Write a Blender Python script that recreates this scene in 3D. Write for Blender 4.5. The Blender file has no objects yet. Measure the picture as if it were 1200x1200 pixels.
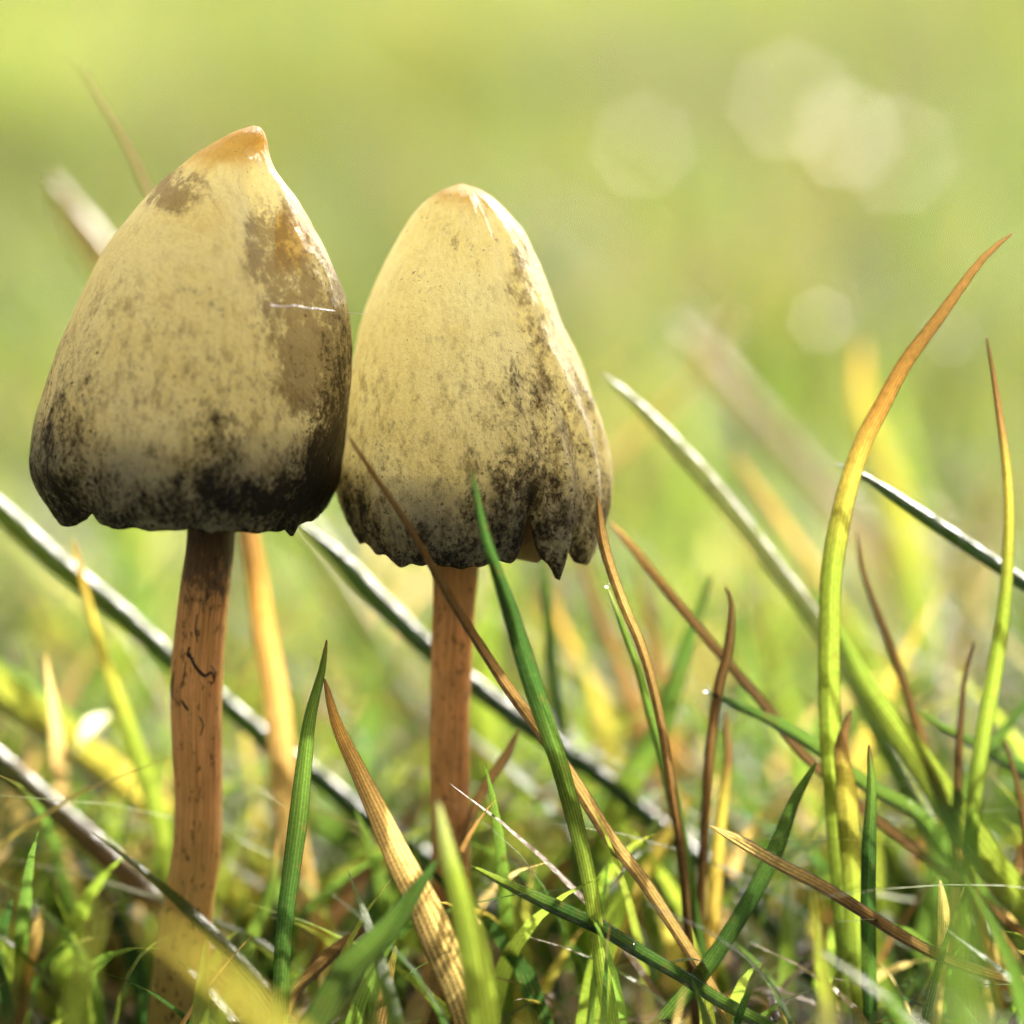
import bpy, math, random
import numpy as np
from mathutils import Vector, noise as mnoise

# ------------------------------------------------------------------ camera, sky, sun, exposure
# one Blender unit = one centimetre (a close-up: the taller mushroom is about 4.5 cm high)
S = bpy.context.scene
S.unit_settings.scale_length = 0.01
COL = S.collection
PITCH = math.radians(9.0)
DIST = 24.0
TARGET = Vector((0.0, 0.0, 2.66))
PXU = 240.0                                   # photograph pixels per cm in the plane of focus
cam_d = bpy.data.cameras.new('camera')
cam = bpy.data.objects.new('camera', cam_d); COL.objects.link(cam)
cam.location = TARGET + Vector((0, -math.cos(PITCH), math.sin(PITCH))) * DIST
cam.rotation_euler = (math.pi / 2 - PITCH, 0, 0)
cam_d.sensor_width = 36; cam_d.lens = 36 * DIST * PXU / 1200
cam_d.clip_start = 0.5; cam_d.clip_end = 60000
cam_d.dof.use_dof = True
cam_d.dof.focus_distance = DIST - 0.35
APERTURE = 1.08                               # lens opening across, cm
cam_d.dof.aperture_fstop = cam_d.lens * 1e-3 / APERTURE
cam_d.dof.aperture_blades = 7
cam_d.dof.aperture_rotation = math.radians(12)
S.camera = cam

SUN_EL, SUN_AZ = math.radians(28), math.radians(30)      # behind the mushrooms, a little to the right
w = bpy.data.worlds.new('World'); S.world = w; w.use_nodes = True
nt = w.node_tree; nt.nodes.clear()
sky = nt.nodes.new('ShaderNodeTexSky'); sky.sky_type = 'NISHITA'; sky.sun_disc = False
sky.sun_elevation = SUN_EL; sky.sun_rotation = SUN_AZ
sky.dust_density = 7.0; sky.ozone_density = 0.0; sky.air_density = 0.4
bg = nt.nodes.new('ShaderNodeBackground'); bg.inputs['Strength'].default_value = 0.15
wo = nt.nodes.new('ShaderNodeOutputWorld')
nt.links.new(sky.outputs[0], bg.inputs[0]); nt.links.new(bg.outputs[0], wo.inputs[0])
sd = bpy.data.lights.new('sun', 'SUN'); sd.energy = 5.0; sd.angle = math.radians(0.53); sd.color = (1.0, 0.955, 0.87)
sun = bpy.data.objects.new('sun', sd); COL.objects.link(sun)
sdir = Vector((math.sin(SUN_AZ) * math.cos(SUN_EL), math.cos(SUN_AZ) * math.cos(SUN_EL), math.sin(SUN_EL)))
sun.rotation_euler = sdir.to_track_quat('Z', 'Y').to_euler()
sun.location = sdir * 60
S.view_settings.view_transform = 'Standard'; S.view_settings.look = 'None'
S.view_settings.exposure = 1.12; S.view_settings.gamma = 1.0; S.view_settings.use_curve_mapping = False
S.render.engine = 'CYCLES'
S.cycles.use_denoising = True
S.cycles.max_bounces = 8; S.cycles.diffuse_bounces = 4; S.cycles.transmission_bounces = 6
S.cycles.use_adaptive_sampling = True; S.cycles.adaptive_threshold = .02
S.cycles.sample_clamp_indirect = 6

rng = np.random.default_rng(7); random.seed(7)
C_LOC = cam.location.copy()
C_R = Vector((1, 0, 0)); C_U = Vector((0, math.sin(PITCH), math.cos(PITCH))); C_F = Vector((0, math.cos(PITCH), -math.sin(PITCH)))

def at(px, py, y=0.0):
    """world point at depth y (cm behind the plane of the mushrooms) seen at a photograph pixel"""
    d = C_F * DIST + C_R * ((px - 600) / PXU) + C_U * ((600 - py) / PXU)
    return C_LOC + d * ((y - C_LOC.y) / d.y)
def cm(px, y=0.0):
    return px / PXU * (DIST + y) / DIST

# ------------------------------------------------------------------ materials
def node_mat(name):
    m = bpy.data.materials.new(name); m.use_nodes = True
    t = m.node_tree; t.nodes.clear()
    return m, t, t.nodes, t.links
class G:
    """small helper to write node graphs"""
    def __init__(s, name):
        s.m, s.t, s.n, s.l = node_mat(name)
    def node(s, typ, ins=None, **props):
        n = s.n.new(typ)
        for k, v in props.items(): setattr(n, k, v)
        for k, v in (ins or {}).items():
            if isinstance(v, bpy.types.NodeSocket): s.l.new(v, n.inputs[k])
            else: n.inputs[k].default_value = v
        return n
    def math(s, op, a, b=0.0, c=0.0, clamp=False):
        n = s.n.new('ShaderNodeMath'); n.operation = op; n.use_clamp = clamp
        for i, v in enumerate((a, b, c)):
            if isinstance(v, bpy.types.NodeSocket): s.l.new(v, n.inputs[i])
            else: n.inputs[i].default_value = v
        return n.outputs[0]
    def mix(s, f, a, b, blend='MIX'):
        n = s.n.new('ShaderNodeMix'); n.data_type = 'RGBA'; n.blend_type = blend
        for k, v in ((0, f), (6, a), (7, b)):
            if isinstance(v, bpy.types.NodeSocket): s.l.new(v, n.inputs[k])
            else: n.inputs[k].default_value = (*v, 1) if k and len(v) == 3 else v
        return n.outputs[2]
    def noise(s, vec, scale, detail=3, rough=0.55, out=0):
        return s.node('ShaderNodeTexNoise', {'Vector': vec, 'Scale': scale, 'Detail': detail, 'Roughness': rough}).outputs[out]
    def smooth(s, v, a, b, lo=0.0, hi=1.0):
        n = s.node('ShaderNodeMapRange', {'Value': v, 'From Min': a, 'From Max': b, 'To Min': lo, 'To Max': hi}, interpolation_type='SMOOTHSTEP')
        return n.outputs[0]
    def attr(s, name, out='Fac'):
        return s.node('ShaderNodeAttribute', attribute_name=name).outputs[out]
    def scaled(s, vec, x, y, z):
        return s.node('ShaderNodeMapping', {'Vector': vec, 'Scale': (x, y, z)}).outputs[0]
    def bump(s, h, strength, dist, normal=None):
        ins = {'Height': h, 'Strength': strength, 'Distance': dist}
        if normal is not None: ins['Normal'] = normal
        return s.node('ShaderNodeBump', ins).outputs[0]
    def out(s, sh):
        o = s.n.new('ShaderNodeOutputMaterial'); s.l.new(sh, o.inputs[0]); return s.m

def blade_material(name, closed, rough=0.34, fac=None, gloss=1.0):
    g = G(name)
    tc = g.node('ShaderNodeTexCoord')
    col = g.attr('Col', 'Color')
    uv = tc.outputs['UV']
    n1 = g.noise(g.scaled(uv, 3, 14, 1), 1.6, 4)
    n2 = g.noise(tc.outputs['Object'], 16, 3)
    col = g.mix(1.0, col, g.mix(g.smooth(n1, .3, .7), (.62, .66, .6), (1.3, 1.22, 1.15)), 'MULTIPLY')
    col = g.mix(g.smooth(n2, .58, .70, 0, .45), col, (.09, .055, .018))
    n3 = g.noise(g.scaled(uv, 9, 3.5, 1), 3.0, 3)
    col = g.mix(g.smooth(n3, .58, .72, 0, .4), col, (.20, .18, .06))
    vein = g.node('ShaderNodeTexWave', {'Vector': g.scaled(uv, 1, 0.02, 1), 'Scale': .95, 'Distortion': .7, 'Detail': 1.0}, wave_type='BANDS', bands_direction='X').outputs['Fac']
    bmp = g.bump(vein, .35, .012)
    n4 = g.noise(g.scaled(uv, 9, 60, 1), 1.0, 3, .6)
    bmp = g.bump(n4, .3, .012, bmp)
    bmp = g.bump(n2, .2, .012, bmp)
    col = g.mix(g.smooth(vein, .25, .85, .0, 1.0), g.mix(1.0, col, (.62, .62, .6), 'MULTIPLY'), g.mix(1.0, col, (1.4, 1.35, 1.3), 'MULTIPLY'))
    p = g.node('ShaderNodeBsdfDiffuse', {'Color': col, 'Normal': bmp})
    k = 3.2
    tcol = g.mix(1.0, col, (k * .97, k, k * .75), 'MULTIPLY')
    if closed:
        tcol = g.node('ShaderNodeGamma', {'Color': tcol, 'Gamma': .5}).outputs[0]
    fac = fac or (.66 if closed else .45)
    tr = g.node('ShaderNodeBsdfTranslucent', {'Color': tcol})
    mx = g.node('ShaderNodeMixShader', {0: fac}); g.l.new(p.outputs[0], mx.inputs[1]); g.l.new(tr.outputs[0], mx.inputs[2])
    fc = g.node('ShaderNodeLayerWeight', {'Normal': bmp, 'Blend': .5}).outputs['Facing']
    fr = g.math('MULTIPLY_ADD', g.math('POWER', fc, 4.5), .9, .04)
    if closed: fr = g.math('MULTIPLY', fr, g.math('SUBTRACT', 1.0, g.node('ShaderNodeNewGeometry').outputs['Backfacing']))
    film = g.noise(g.scaled(uv, 1.5, 4.0, 1), 2.0, 5, .7)
    fr = g.math('MULTIPLY', fr, g.smooth(film, .40, .60, .06 * gloss, gloss))
    gl = g.node('ShaderNodeBsdfGlossy', {'Color': (1, 1, 1, 1), 'Roughness': g.smooth(n4, .3, .7, rough - .08, rough + .16), 'Normal': bmp})
    top = g.node('ShaderNodeMixShader', {0: fr}); g.l.new(mx.outputs[0], top.inputs[1]); g.l.new(gl.outputs[0], top.inputs[2])
    return g.out(top.outputs[0])
M_BLADE = blade_material('grass_leaf', True, .36, None, .85)
M_STALK = blade_material('dry_stalk', True, .40, .5)
M_FIELD = blade_material('grass_turf', False, .42, None, .35)

def cap_material(name, seed):
    g = G(name)
    tc = g.node('ShaderNodeTexCoord'); ob = tc.outputs['Object']
    ob = g.node('ShaderNodeVectorMath', {0: ob, 1: (seed, seed * .7, 0)}).outputs[0]
    dark, ochre, wet_shade, v = g.attr('dark'), g.attr('ochre'), g.attr('wet_shade'), g.attr('v')
    wet_shade_amp = 5.0
    fine = g.noise(g.scaled(ob, 1, 1, .75), 40, 5, .7); mid = g.noise(g.scaled(ob, 1, 1, .7), 9, 6, .68); big = g.noise(ob, 2.4, 3)
    streak = g.noise(g.scaled(ob, 1, 1, .25), 17, 4, .6)
    cream = g.mix(g.smooth(big, .35, .65), (.70, .63, .37), (.77, .73, .52))
    cream = g.mix(g.smooth(fine, .35, .7, 0, .5), cream, (.86, .83, .68))
    cream = g.mix(g.smooth(streak, .5, .75, 0, .35), cream, (.46, .38, .20))
    col = g.mix(g.smooth(g.math('ADD', ochre, g.math('MULTIPLY', g.math('SUBTRACT', mid, .5), .7)), .25, .75), cream, (.56, .39, .14))
    col = g.mix(g.smooth(g.math('ADD', wet_shade, g.math('MULTIPLY', g.math('MINIMUM', wet_shade, .6), g.math('MULTIPLY', g.math('ADD', g.math('SUBTRACT', mid, .5), g.math('MULTIPLY', g.math('SUBTRACT', fine, .5), .5)), wet_shade_amp))), .20, .80, 0, .75), col, (.20, .135, .075))  # brown of wet patches and of the shade painted on both caps
    sand = g.noise(g.scaled(ob, 1, 1, .6), 15, 6, .75)
    col = g.mix(g.math('MULTIPLY', g.smooth(sand, .46, .68, 0, .75), g.smooth(g.math('ADD', v, g.math('MULTIPLY', g.math('SUBTRACT', big, .5), .8)), .30, .62)), col, (.29, .225, .12))
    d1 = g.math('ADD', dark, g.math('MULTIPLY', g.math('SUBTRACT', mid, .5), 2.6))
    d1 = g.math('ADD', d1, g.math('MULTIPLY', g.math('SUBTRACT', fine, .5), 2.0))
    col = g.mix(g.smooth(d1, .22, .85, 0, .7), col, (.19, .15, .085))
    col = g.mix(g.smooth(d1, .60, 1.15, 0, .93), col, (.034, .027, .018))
    speck = g.smooth(g.math('ADD', g.noise(ob, 34, 3, .7), g.math('MULTIPLY', dark, .16)), .66, .73, 0, .8)
    col = g.mix(speck, col, (.05, .035, .018))
    h = g.math('ADD', g.math('MULTIPLY', fine, .8), g.math('MULTIPLY', streak, .7))
    bmp = g.bump(h, .75, .05)
    bmp = g.bump(g.noise(ob, 90, 2, .6), .35, .012, bmp)
    rgh = g.smooth(mid, .3, .7, .22, .42)
    p = g.node('ShaderNodeBsdfPrincipled', {'Base Color': col, 'Roughness': rgh, 'Normal': bmp, 'Coat Weight': .3, 'Coat Roughness': .15})
    tcol = g.mix(1.0, col, (1.20, 1.20, 1.04), 'MULTIPLY')
    tr = g.node('ShaderNodeBsdfTranslucent', {'Color': tcol, 'Normal': bmp})
    mx = g.node('ShaderNodeMixShader', {0: .70}); g.l.new(p.outputs[0], mx.inputs[1]); g.l.new(tr.outputs[0], mx.inputs[2])
    return g.out(mx.outputs[0])

def stem_material(name, seed, pale):
    g = G(name)
    tc = g.node('ShaderNodeTexCoord'); uv = tc.outputs['UV']; ob = tc.outputs['Object']
    uvs = g.node('ShaderNodeVectorMath', {0: uv, 1: (seed, 0, 0)}).outputs[0]
    fib = g.noise(g.scaled(uvs, 30, 1.1, 1), 1.0, 6, .72)
    fib2 = g.noise(g.scaled(uvs, 80, 5, 1), 1.0, 3, .6)
    mid = g.noise(ob, 6, 4)
    spk = g.noise(g.scaled(ob, 1, 1, .45), 30, 3, .7)
    top, base = g.attr('top'), g.attr('base')
    col = g.mix(g.smooth(fib, .3, .7), (.34, .13, .03), (.95, .62, .22))
    col = g.mix(g.smooth(mid, .4, .7, 0, .45), col, (.62, .34, .09))
    line = g.noise(g.scaled(uvs, 60, 1.3, 1), 1.0, 3, .7)
    col = g.mix(g.smooth(line, .52, .62, 0, .75), col, (.09, .035, .012))
    band = g.noise(g.scaled(ob, .6, .6, 1), 3.2, 4, .6)
    col = g.mix(g.smooth(band, .45, .68, 0, .55), col, (.20, .085, .03))
    col = g.mix(g.math('MULTIPLY', base, .95), col, pale)
    col = g.mix(g.smooth(spk, .575, .64, 0, .9), col, (.045, .018, .010))
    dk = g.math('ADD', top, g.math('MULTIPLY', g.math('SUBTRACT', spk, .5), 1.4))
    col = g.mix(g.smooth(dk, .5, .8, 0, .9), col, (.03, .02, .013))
    h = g.math('ADD', fib, g.math('MULTIPLY', fib2, .6))
    h = g.math('SUBTRACT', h, g.math('MULTIPLY', g.smooth(line, .5, .66), .8))
    bmp = g.bump(h, 1.0, .05)
    p = g.node('ShaderNodeBsdfPrincipled', {'Base Color': col, 'Roughness': .3, 'Normal': bmp,
               'Subsurface Weight': .35, 'Subsurface Radius': (1.0, .5, .2), 'Subsurface Scale': .3})
    tr = g.node('ShaderNodeBsdfTranslucent', {'Color': g.node('ShaderNodeGamma', {'Color': col, 'Gamma': .5}).outputs[0], 'Normal': bmp})
    mx = g.node('ShaderNodeMixShader', {0: .46}); g.l.new(p.outputs[0], mx.inputs[1]); g.l.new(tr.outputs[0], mx.inputs[2])
    return g.out(mx.outputs[0])

def plain(name, col, rough=.6, **kw):
    g = G(name)
    tc = g.node('ShaderNodeTexCoord')
    n = g.noise(tc.outputs['Object'], 22, 4)
    c = g.mix(g.smooth(n, .3, .7), tuple(x * .6 for x in col), tuple(min(1, x * 1.3) for x in col))
    p = g.node('ShaderNodeBsdfPrincipled', {'Base Color': c, 'Roughness': rough, 'Normal': g.bump(n, .3, .02), **kw})
    return g.out(p.outputs[0])
g = G('gill_flesh')
tc = g.node('ShaderNodeTexCoord')
gc = g.mix(g.noise(tc.outputs['Object'], 18, 4), (.30, .20, .12), (.52, .38, .24))
p = g.node('ShaderNodeBsdfDiffuse', {'Color': gc}); tr = g.node('ShaderNodeBsdfTranslucent', {'Color': g.node('ShaderNodeGamma', {'Color': gc, 'Gamma': .4}).outputs[0]})
mx = g.node('ShaderNodeMixShader', {0: .6}); g.l.new(p.outputs[0], mx.inputs[1]); g.l.new(tr.outputs[0], mx.inputs[2])
M_GILL = g.out(mx.outputs[0])
M_FARSTALK = plain('green_stalk', (.10, .12, .03), .5)
M_FIBRE = plain('dark_fibre', (.012, .009, .007), .5)
g = G('dew_water')
p = g.node('ShaderNodeBsdfPrincipled', {'Base Color': (1, 1, 1, 1), 'Roughness': .06, 'IOR': 1.33, 'Transmission Weight': 1.0})
M_DEW = g.out(p.outputs[0])
g = G('spider_silk')
p = g.node('ShaderNodeBsdfPrincipled', {'Base Color': (.85, .80, .82, 1), 'Roughness': .25})
tr = g.node('ShaderNodeBsdfTranslucent', {'Color': (.9, .85, .88, 1)})
mx = g.node('ShaderNodeMixShader', {0: .5}); g.l.new(p.outputs[0], mx.inputs[1]); g.l.new(tr.outputs[0], mx.inputs[2])
M_SILK = g.out(mx.outputs[0])
g = G('soil_thatch')
tc = g.node('ShaderNodeTexCoord'); ob = tc.outputs['Object']
n1 = g.noise(ob, 3.5, 6, .65); n2 = g.noise(ob, .35, 4); n3 = g.noise(g.scaled(ob, 6, 1.2, 1), 2.0, 4)
c = g.mix(g.smooth(n1, .3, .7), (.022, .015, .008), (.085, .055, .026))
c = g.mix(g.smooth(n2, .4, .65, .1, .6), c, (.06, .085, .018))
c = g.mix(g.smooth(n3, .55, .75, 0, .6), c, (.17, .12, .05))
p = g.node('ShaderNodeBsdfPrincipled', {'Base Color': c, 'Roughness': .85, 'Normal': g.bump(n1, .8, .15)})
M_SOIL = g.out(p.outputs[0])

# ------------------------------------------------------------------ mesh helpers
def mesh_obj(name, verts, faces, mat, parent=None, smooth=True, cols=None, uvs=None, attrs=None):
    me = bpy.data.meshes.new(name)
    verts = np.asarray(verts, dtype=np.float32)
    faces = np.asarray(faces, dtype=np.int32)
    n, k = len(faces), faces.shape[1]
    me.vertices.add(len(verts)); me.vertices.foreach_set('co', verts.ravel())
    me.loops.add(n * k); me.loops.foreach_set('vertex_index', faces.ravel())
    me.polygons.add(n); me.polygons.foreach_set('loop_start', np.arange(0, n * k, k, dtype=np.int32))
    me.polygons.foreach_set('use_smooth', np.full(n, smooth))
    me.update(calc_edges=True)
    if cols is not None:
        a = me.color_attributes.new('Col', 'FLOAT_COLOR', 'POINT')
        c4 = np.ones((len(verts), 4), dtype=np.float32); c4[:, :3] = cols
        a.data.foreach_set('color', c4.ravel())
    if uvs is not None:
        u = me.uv_layers.new(name='UVMap')
        u.data.foreach_set('uv', np.asarray(uvs, dtype=np.float32)[faces.ravel()].ravel())
    for k_, v_ in (attrs or {}).items():
        a = me.attributes.new(k_, 'FLOAT', 'POINT'); a.data.foreach_set('value', np.asarray(v_, dtype=np.float32))
    me.materials.append(mat)
    o = bpy.data.objects.new(name, me); COL.objects.link(o)
    if parent is not None: o.parent = parent
    return o
def tag(o, label, cat, group=None):
    o['label'] = label; o['category'] = cat
    if group: o['group'] = group
    return o
def grid_faces(nr, nc, closed=False):
    i = np.arange(nr - 1)[:, None]; j = np.arange(nc if closed else nc - 1)[None, :]
    j2 = (j + 1) % nc
    return np.stack([i * nc + j, i * nc + j2, (i + 1) * nc + j2, (i + 1) * nc + j], -1).reshape(-1, 4)
def catmull(P, n):
    P = np.asarray(P, float)
    d = np.r_[0, np.cumsum(np.linalg.norm(np.diff(P, axis=0), axis=1))]
    t = np.linspace(0, d[-1], n)
    Q = np.vstack([2 * P[0] - P[1], P, 2 * P[-1] - P[-2]])
    out = []
    for x in t:
        i = min(max(np.searchsorted(d, x) - 1, 0), len(P) - 2)
        u = (x - d[i]) / max(d[i + 1] - d[i], 1e-9)
        a, b, c, e = Q[i], Q[i + 1], Q[i + 2], Q[i + 3]
        out.append(.5 * (2 * b + (c - a) * u + (2 * a - 5 * b + 4 * c - e) * u ** 2 + (3 * b - a - 3 * c + e) * u ** 3))
    return np.array(out)
def smoothstep(x, a, b):
    t = np.clip((x - a) / (b - a), 0, 1); return t * t * (3 - 2 * t)
def fbm(x, y, z, o=3):
    return mnoise.fractal(Vector((x, y, z)), .9, 2.0, o)

# ------------------------------------------------------------------ ground
lin = np.concatenate([-np.geomspace(60, 30000, 14)[::-1], np.linspace(-55, 55, 111), np.geomspace(60, 30000, 14)])
lx = lin; ly = lin + 30
def ground_z(x, y):
    f = np.clip(1 - np.hypot(x, y - 30) / 3000, 0, 1)
    return f * (.10 * np.sin(x * .9 + 1.3) * np.cos(y * .8) + .07 * np.sin(x * 2.1 + y * 1.7)) - .12
X, Y = np.meshgrid(lx, ly)
V = np.stack([X, Y, ground_z(X, Y)], -1).reshape(-1, 3)
o = mesh_obj('ground', V, grid_faces(len(ly), len(lx)), M_SOIL); o['kind'] = 'structure'

# ------------------------------------------------------------------ mushrooms
def build_cap(parent, origin, table, depth, rim_fn, disp_fn, paint_fn, mat, seed, gill_from, stem_top):
    """table: photograph rows (py, left x, right x) of the outline, top to rim centre"""
    T = np.array(table, float)
    rows = 210; segs = 288
    s = np.r_[0, np.cumsum(np.hypot(np.diff(T[:, 0]), np.diff((T[:, 2] - T[:, 1]) / 2)))]
    s0 = (T[0, 2] - T[0, 1]) / 2
    s = np.r_[0, s + s0]
    top = T[0].copy(); mid = (T[0, 1] + T[0, 2]) / 2
    T = np.vstack([[T[0, 0] - 2, mid, mid], T])
    L = catmull(np.c_[s, T], rows)
    vv = L[:, 0] / s[-1]
    phi = np.linspace(0, 2 * np.pi, segs, endpoint=False)
    verts, A = [], {k: [] for k in ('dark', 'ochre', 'wet_shade', 'v')}
    prof = []
    for i in range(rows):
        py, xl, xr = L[i, 1:]
        c = at((xl + xr) / 2, py, depth); R = max(cm((xr - xl) / 2, depth), 1e-3)
        prof.append((c, R))
    zr = prof[-1][0].z
    for i in range(rows):
        c, R = prof[i]; v = vv[i]
        for f in phi:
            k = smoothstep(v, .70, 1.0)
            dz = rim_fn(f) * k
            r = R + disp_fn(f, v) + .012 * fbm(4 * math.cos(f) + seed, 4 * math.sin(f), 6 * v, 4) * min(1, R * 4) \
                + .006 * k * mnoise.noise(Vector((14 * math.cos(f), 14 * math.sin(f), 2 * v + seed)))
            p = (c.x + r * math.cos(f), c.y + r * math.sin(f), c.z + dz)
            verts.append(p)
            d, oc, wsh = paint_fn(f, v, p)
            A['dark'].append(d); A['ochre'].append(oc); A['wet_shade'].append(wsh); A['v'].append(v)
    # incurved margin
    last = np.array(verts[-segs:])
    c, R = prof[-1]
    for j, (kr, dz) in enumerate(((.985, -.016), (.955, -.014), (.915, .03), (.88, .09), (.85, .18))):
        for a, q in enumerate(last):
            fr = 1 + .03 * mnoise.noise(Vector((9 * math.cos(phi[a]), 9 * math.sin(phi[a]), j * .3 + seed)))
            kk = kr * fr if j else kr
            verts.append((c.x + (q[0] - c.x) * kk, c.y + (q[1] - c.y) * kk, q[2] + dz))
            for nme, val in (('dark', 1.0), ('ochre', 0), ('wet_shade', 0), ('v', 1)): A[nme].append(val)
    verts = np.array(verts) - np.array(origin)
    F = grid_faces(rows + 5, segs, True)
    cap = mesh_obj('cap', verts, F[:, ::-1], mat, parent, attrs=A)
    # gills: thin radial plates inside the lower cap
    gv, gf = [], []
    lev = [i for i in range(rows) if vv[i] >= gill_from][::8]
    for q in range(72):
        f = 2 * math.pi * q / 72 + .02 * math.sin(q * 7.1)
        base = len(gv)
        for n_, i in enumerate(lev):
            c, R = prof[i]
            inner = .17 + max(0, R * .93 - .17) * (1 - smoothstep(vv[i], gill_from, .95))
            dz = rim_fn(f) * smoothstep(vv[i], .70, 1.0)
            for side in (-.008, .008):
                for r in (inner, R - .05 + min(0, disp_fn(f, vv[i])) * 1.1 - .015 - .2 * R * smoothstep(vv[i], .93, 1.0)):
                    gv.append((c.x + r * math.cos(f) - side * math.sin(f), c.y + r * math.sin(f) + side * math.cos(f), c.z + dz * .9))
        for n_ in range(len(lev) - 1):
            a = base + 4 * n_; b = a + 4
            gf += [(a, a + 1, b + 1, b), (a + 2, b + 2, b + 3, a + 3), (a, b, b + 2, a + 2), (a + 1, a + 3, b + 3, b + 1)]
    mesh_obj('gills', np.array(gv) - np.array(origin), gf, M_GILL, cap, smooth=False)
    return cap, prof

def build_stem(parent, origin, pts, mat, seed, dark_top, pale_from):
    """pts: (px, py, width px, depth)"""
    P = [tuple(at(a, b, d)) + (cm(wd / 2, d),) for a, b, wd, d in pts]
    n, segs = 170, 56
    Q = catmull(P, n)
    verts, uv, tp, bs = [], [], [], []
    for i in range(n):
        t = i / (n - 1); c = Q[i, :3]; R = Q[i, 3]
        for j in range(segs):
            f = 2 * math.pi * j / segs
            r = R * (1 + .05 * fbm(1.3 * math.cos(f) + seed, 1.3 * math.sin(f), c[2] * 1.6, 3)
                     + .022 * mnoise.noise(Vector((7 * math.cos(f), 7 * math.sin(f) + seed, c[2] * .8))))
            verts.append((c[0] + r * math.cos(f), c[1] + r * math.sin(f), c[2]))
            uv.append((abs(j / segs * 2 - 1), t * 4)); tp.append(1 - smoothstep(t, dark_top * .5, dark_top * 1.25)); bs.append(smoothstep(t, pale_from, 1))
    return mesh_obj('stem', np.array(verts) - np.array(origin), grid_faces(n, segs, True)[:, ::-1], mat, parent,
                    uvs=uv, attrs={'top': tp, 'base': bs})

def bump1(x, c, wd): return math.exp(-((x - c) / wd) ** 2)
def adiff(a, b): return (a - b + math.pi) % (2 * math.pi) - math.pi
DEG = math.radians
def spot(p, px, py, rx, ry, d):
    """soft blob on the front of a cap, given at a photograph pixel"""
    q = at(px, py, d)
    return math.exp(-(((p[0] - q.x) / cm(rx)) ** 2 + ((p[2] - q.z) / cm(ry)) ** 2) ** 1.5)

# --- the larger one
D1 = 0.0
base1 = at(208, 1190, D1 - .05); base1.z = -.1
m1 = bpy.data.objects.new('mushroom', None); COL.objects.link(m1); m1.location = base1
tag(m1, 'larger mushroom with a pointed orange tip, broad blotched cap and darker bent stem', 'mushroom', 'mushrooms touching caps')
LEFT = [(149, 290, 304), (155, 273, 309), (165, 256, 313), (180, 231, 316), (195, 212, 320), (215, 187, 331), (235, 167, 345),
        (255, 150, 357), (280, 132, 371), (300, 120, 382), (340, 99, 399), (380, 81, 408), (420, 65, 409), (460, 50, 408), (500, 40, 405),
        (540, 36, 401), (568, 43, 395), (593, 58, 384)]
def rim1(f):
    r = .03 * mnoise.noise(Vector((2.2 * math.cos(f), 2.2 * math.sin(f), 1))) + .018 * mnoise.noise(Vector((7 * math.cos(f), 7 * math.sin(f), 4)))
    r -= .04 * bump1(adiff(f, DEG(-152)), 0, .16) + .04 * bump1(adiff(f, DEG(-50)), 0, .3)
    r += .05 * bump1(adiff(f, DEG(-132)), 0, .10) - .05 * bump1(adiff(f, DEG(-38)), 0, .05)
    return r
def disp1(f, v):
    g_ = -.075 * bump1(adiff(f, DEG(-52)), 0, .33) * smoothstep(v, .10, .25) * (1 - smoothstep(v, .55, .85))
    g_ += .03 * bump1(adiff(f, DEG(-18)), 0, .25) * smoothstep(v, .1, .25) * (1 - smoothstep(v, .6, .9))
    g_ -= .035 * bump1(adiff(f, DEG(-45)), 0, .5) * bump1(v, .085, .03)
    g_ -= .05 * bump1(adiff(f, DEG(-148)), 0, .3) * smoothstep(v, .86, .97)
    return g_
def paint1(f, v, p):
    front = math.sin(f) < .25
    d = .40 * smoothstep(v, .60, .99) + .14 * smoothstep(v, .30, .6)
    oc = .95 * (1 - smoothstep(v, .05, .20)); wsh = 0.0
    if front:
        wsh += .8 * spot(p, 205, 218, 55, 26, D1) + .75 * spot(p, 325, 285, 40, 70, D1) + .65 * spot(p, 345, 395, 30, 75, D1)  # wet patches; the right-hand two also paint in the shade of the fold
        wsh += 1.0 * spot(p, 400, 440, 44, 170, D1)  # wet skin plus the smaller cap's shadow, painted down the right edge
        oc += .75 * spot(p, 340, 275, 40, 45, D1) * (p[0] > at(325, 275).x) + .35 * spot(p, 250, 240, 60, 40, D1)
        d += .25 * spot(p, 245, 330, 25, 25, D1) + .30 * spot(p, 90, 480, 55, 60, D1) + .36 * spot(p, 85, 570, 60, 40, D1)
        d += .35 * spot(p, 262, 500, 30, 60, D1) + .40 * spot(p, 290, 565, 95, 32, D1) + .5 * spot(p, 370, 560, 45, 90, D1) + .60 * spot(p, 402, 480, 32, 150, D1)  # last two spots also paint shadow into the right side
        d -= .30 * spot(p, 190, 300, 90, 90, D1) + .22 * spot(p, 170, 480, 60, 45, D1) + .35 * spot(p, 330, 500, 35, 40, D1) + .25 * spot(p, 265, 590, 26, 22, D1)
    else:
        k = .5 + .5 * math.sin(3 * f + 5 * v); wsh += .5 * k * bump1(v, .4, .2); d += .2 * k
    return d, min(1, oc), wsh
cap1, prof1 = build_cap(m1, base1, LEFT, D1, rim1, disp1, paint1, cap_material('cap_skin_blotched', 3.1), 3.1, .76, 0)
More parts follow.
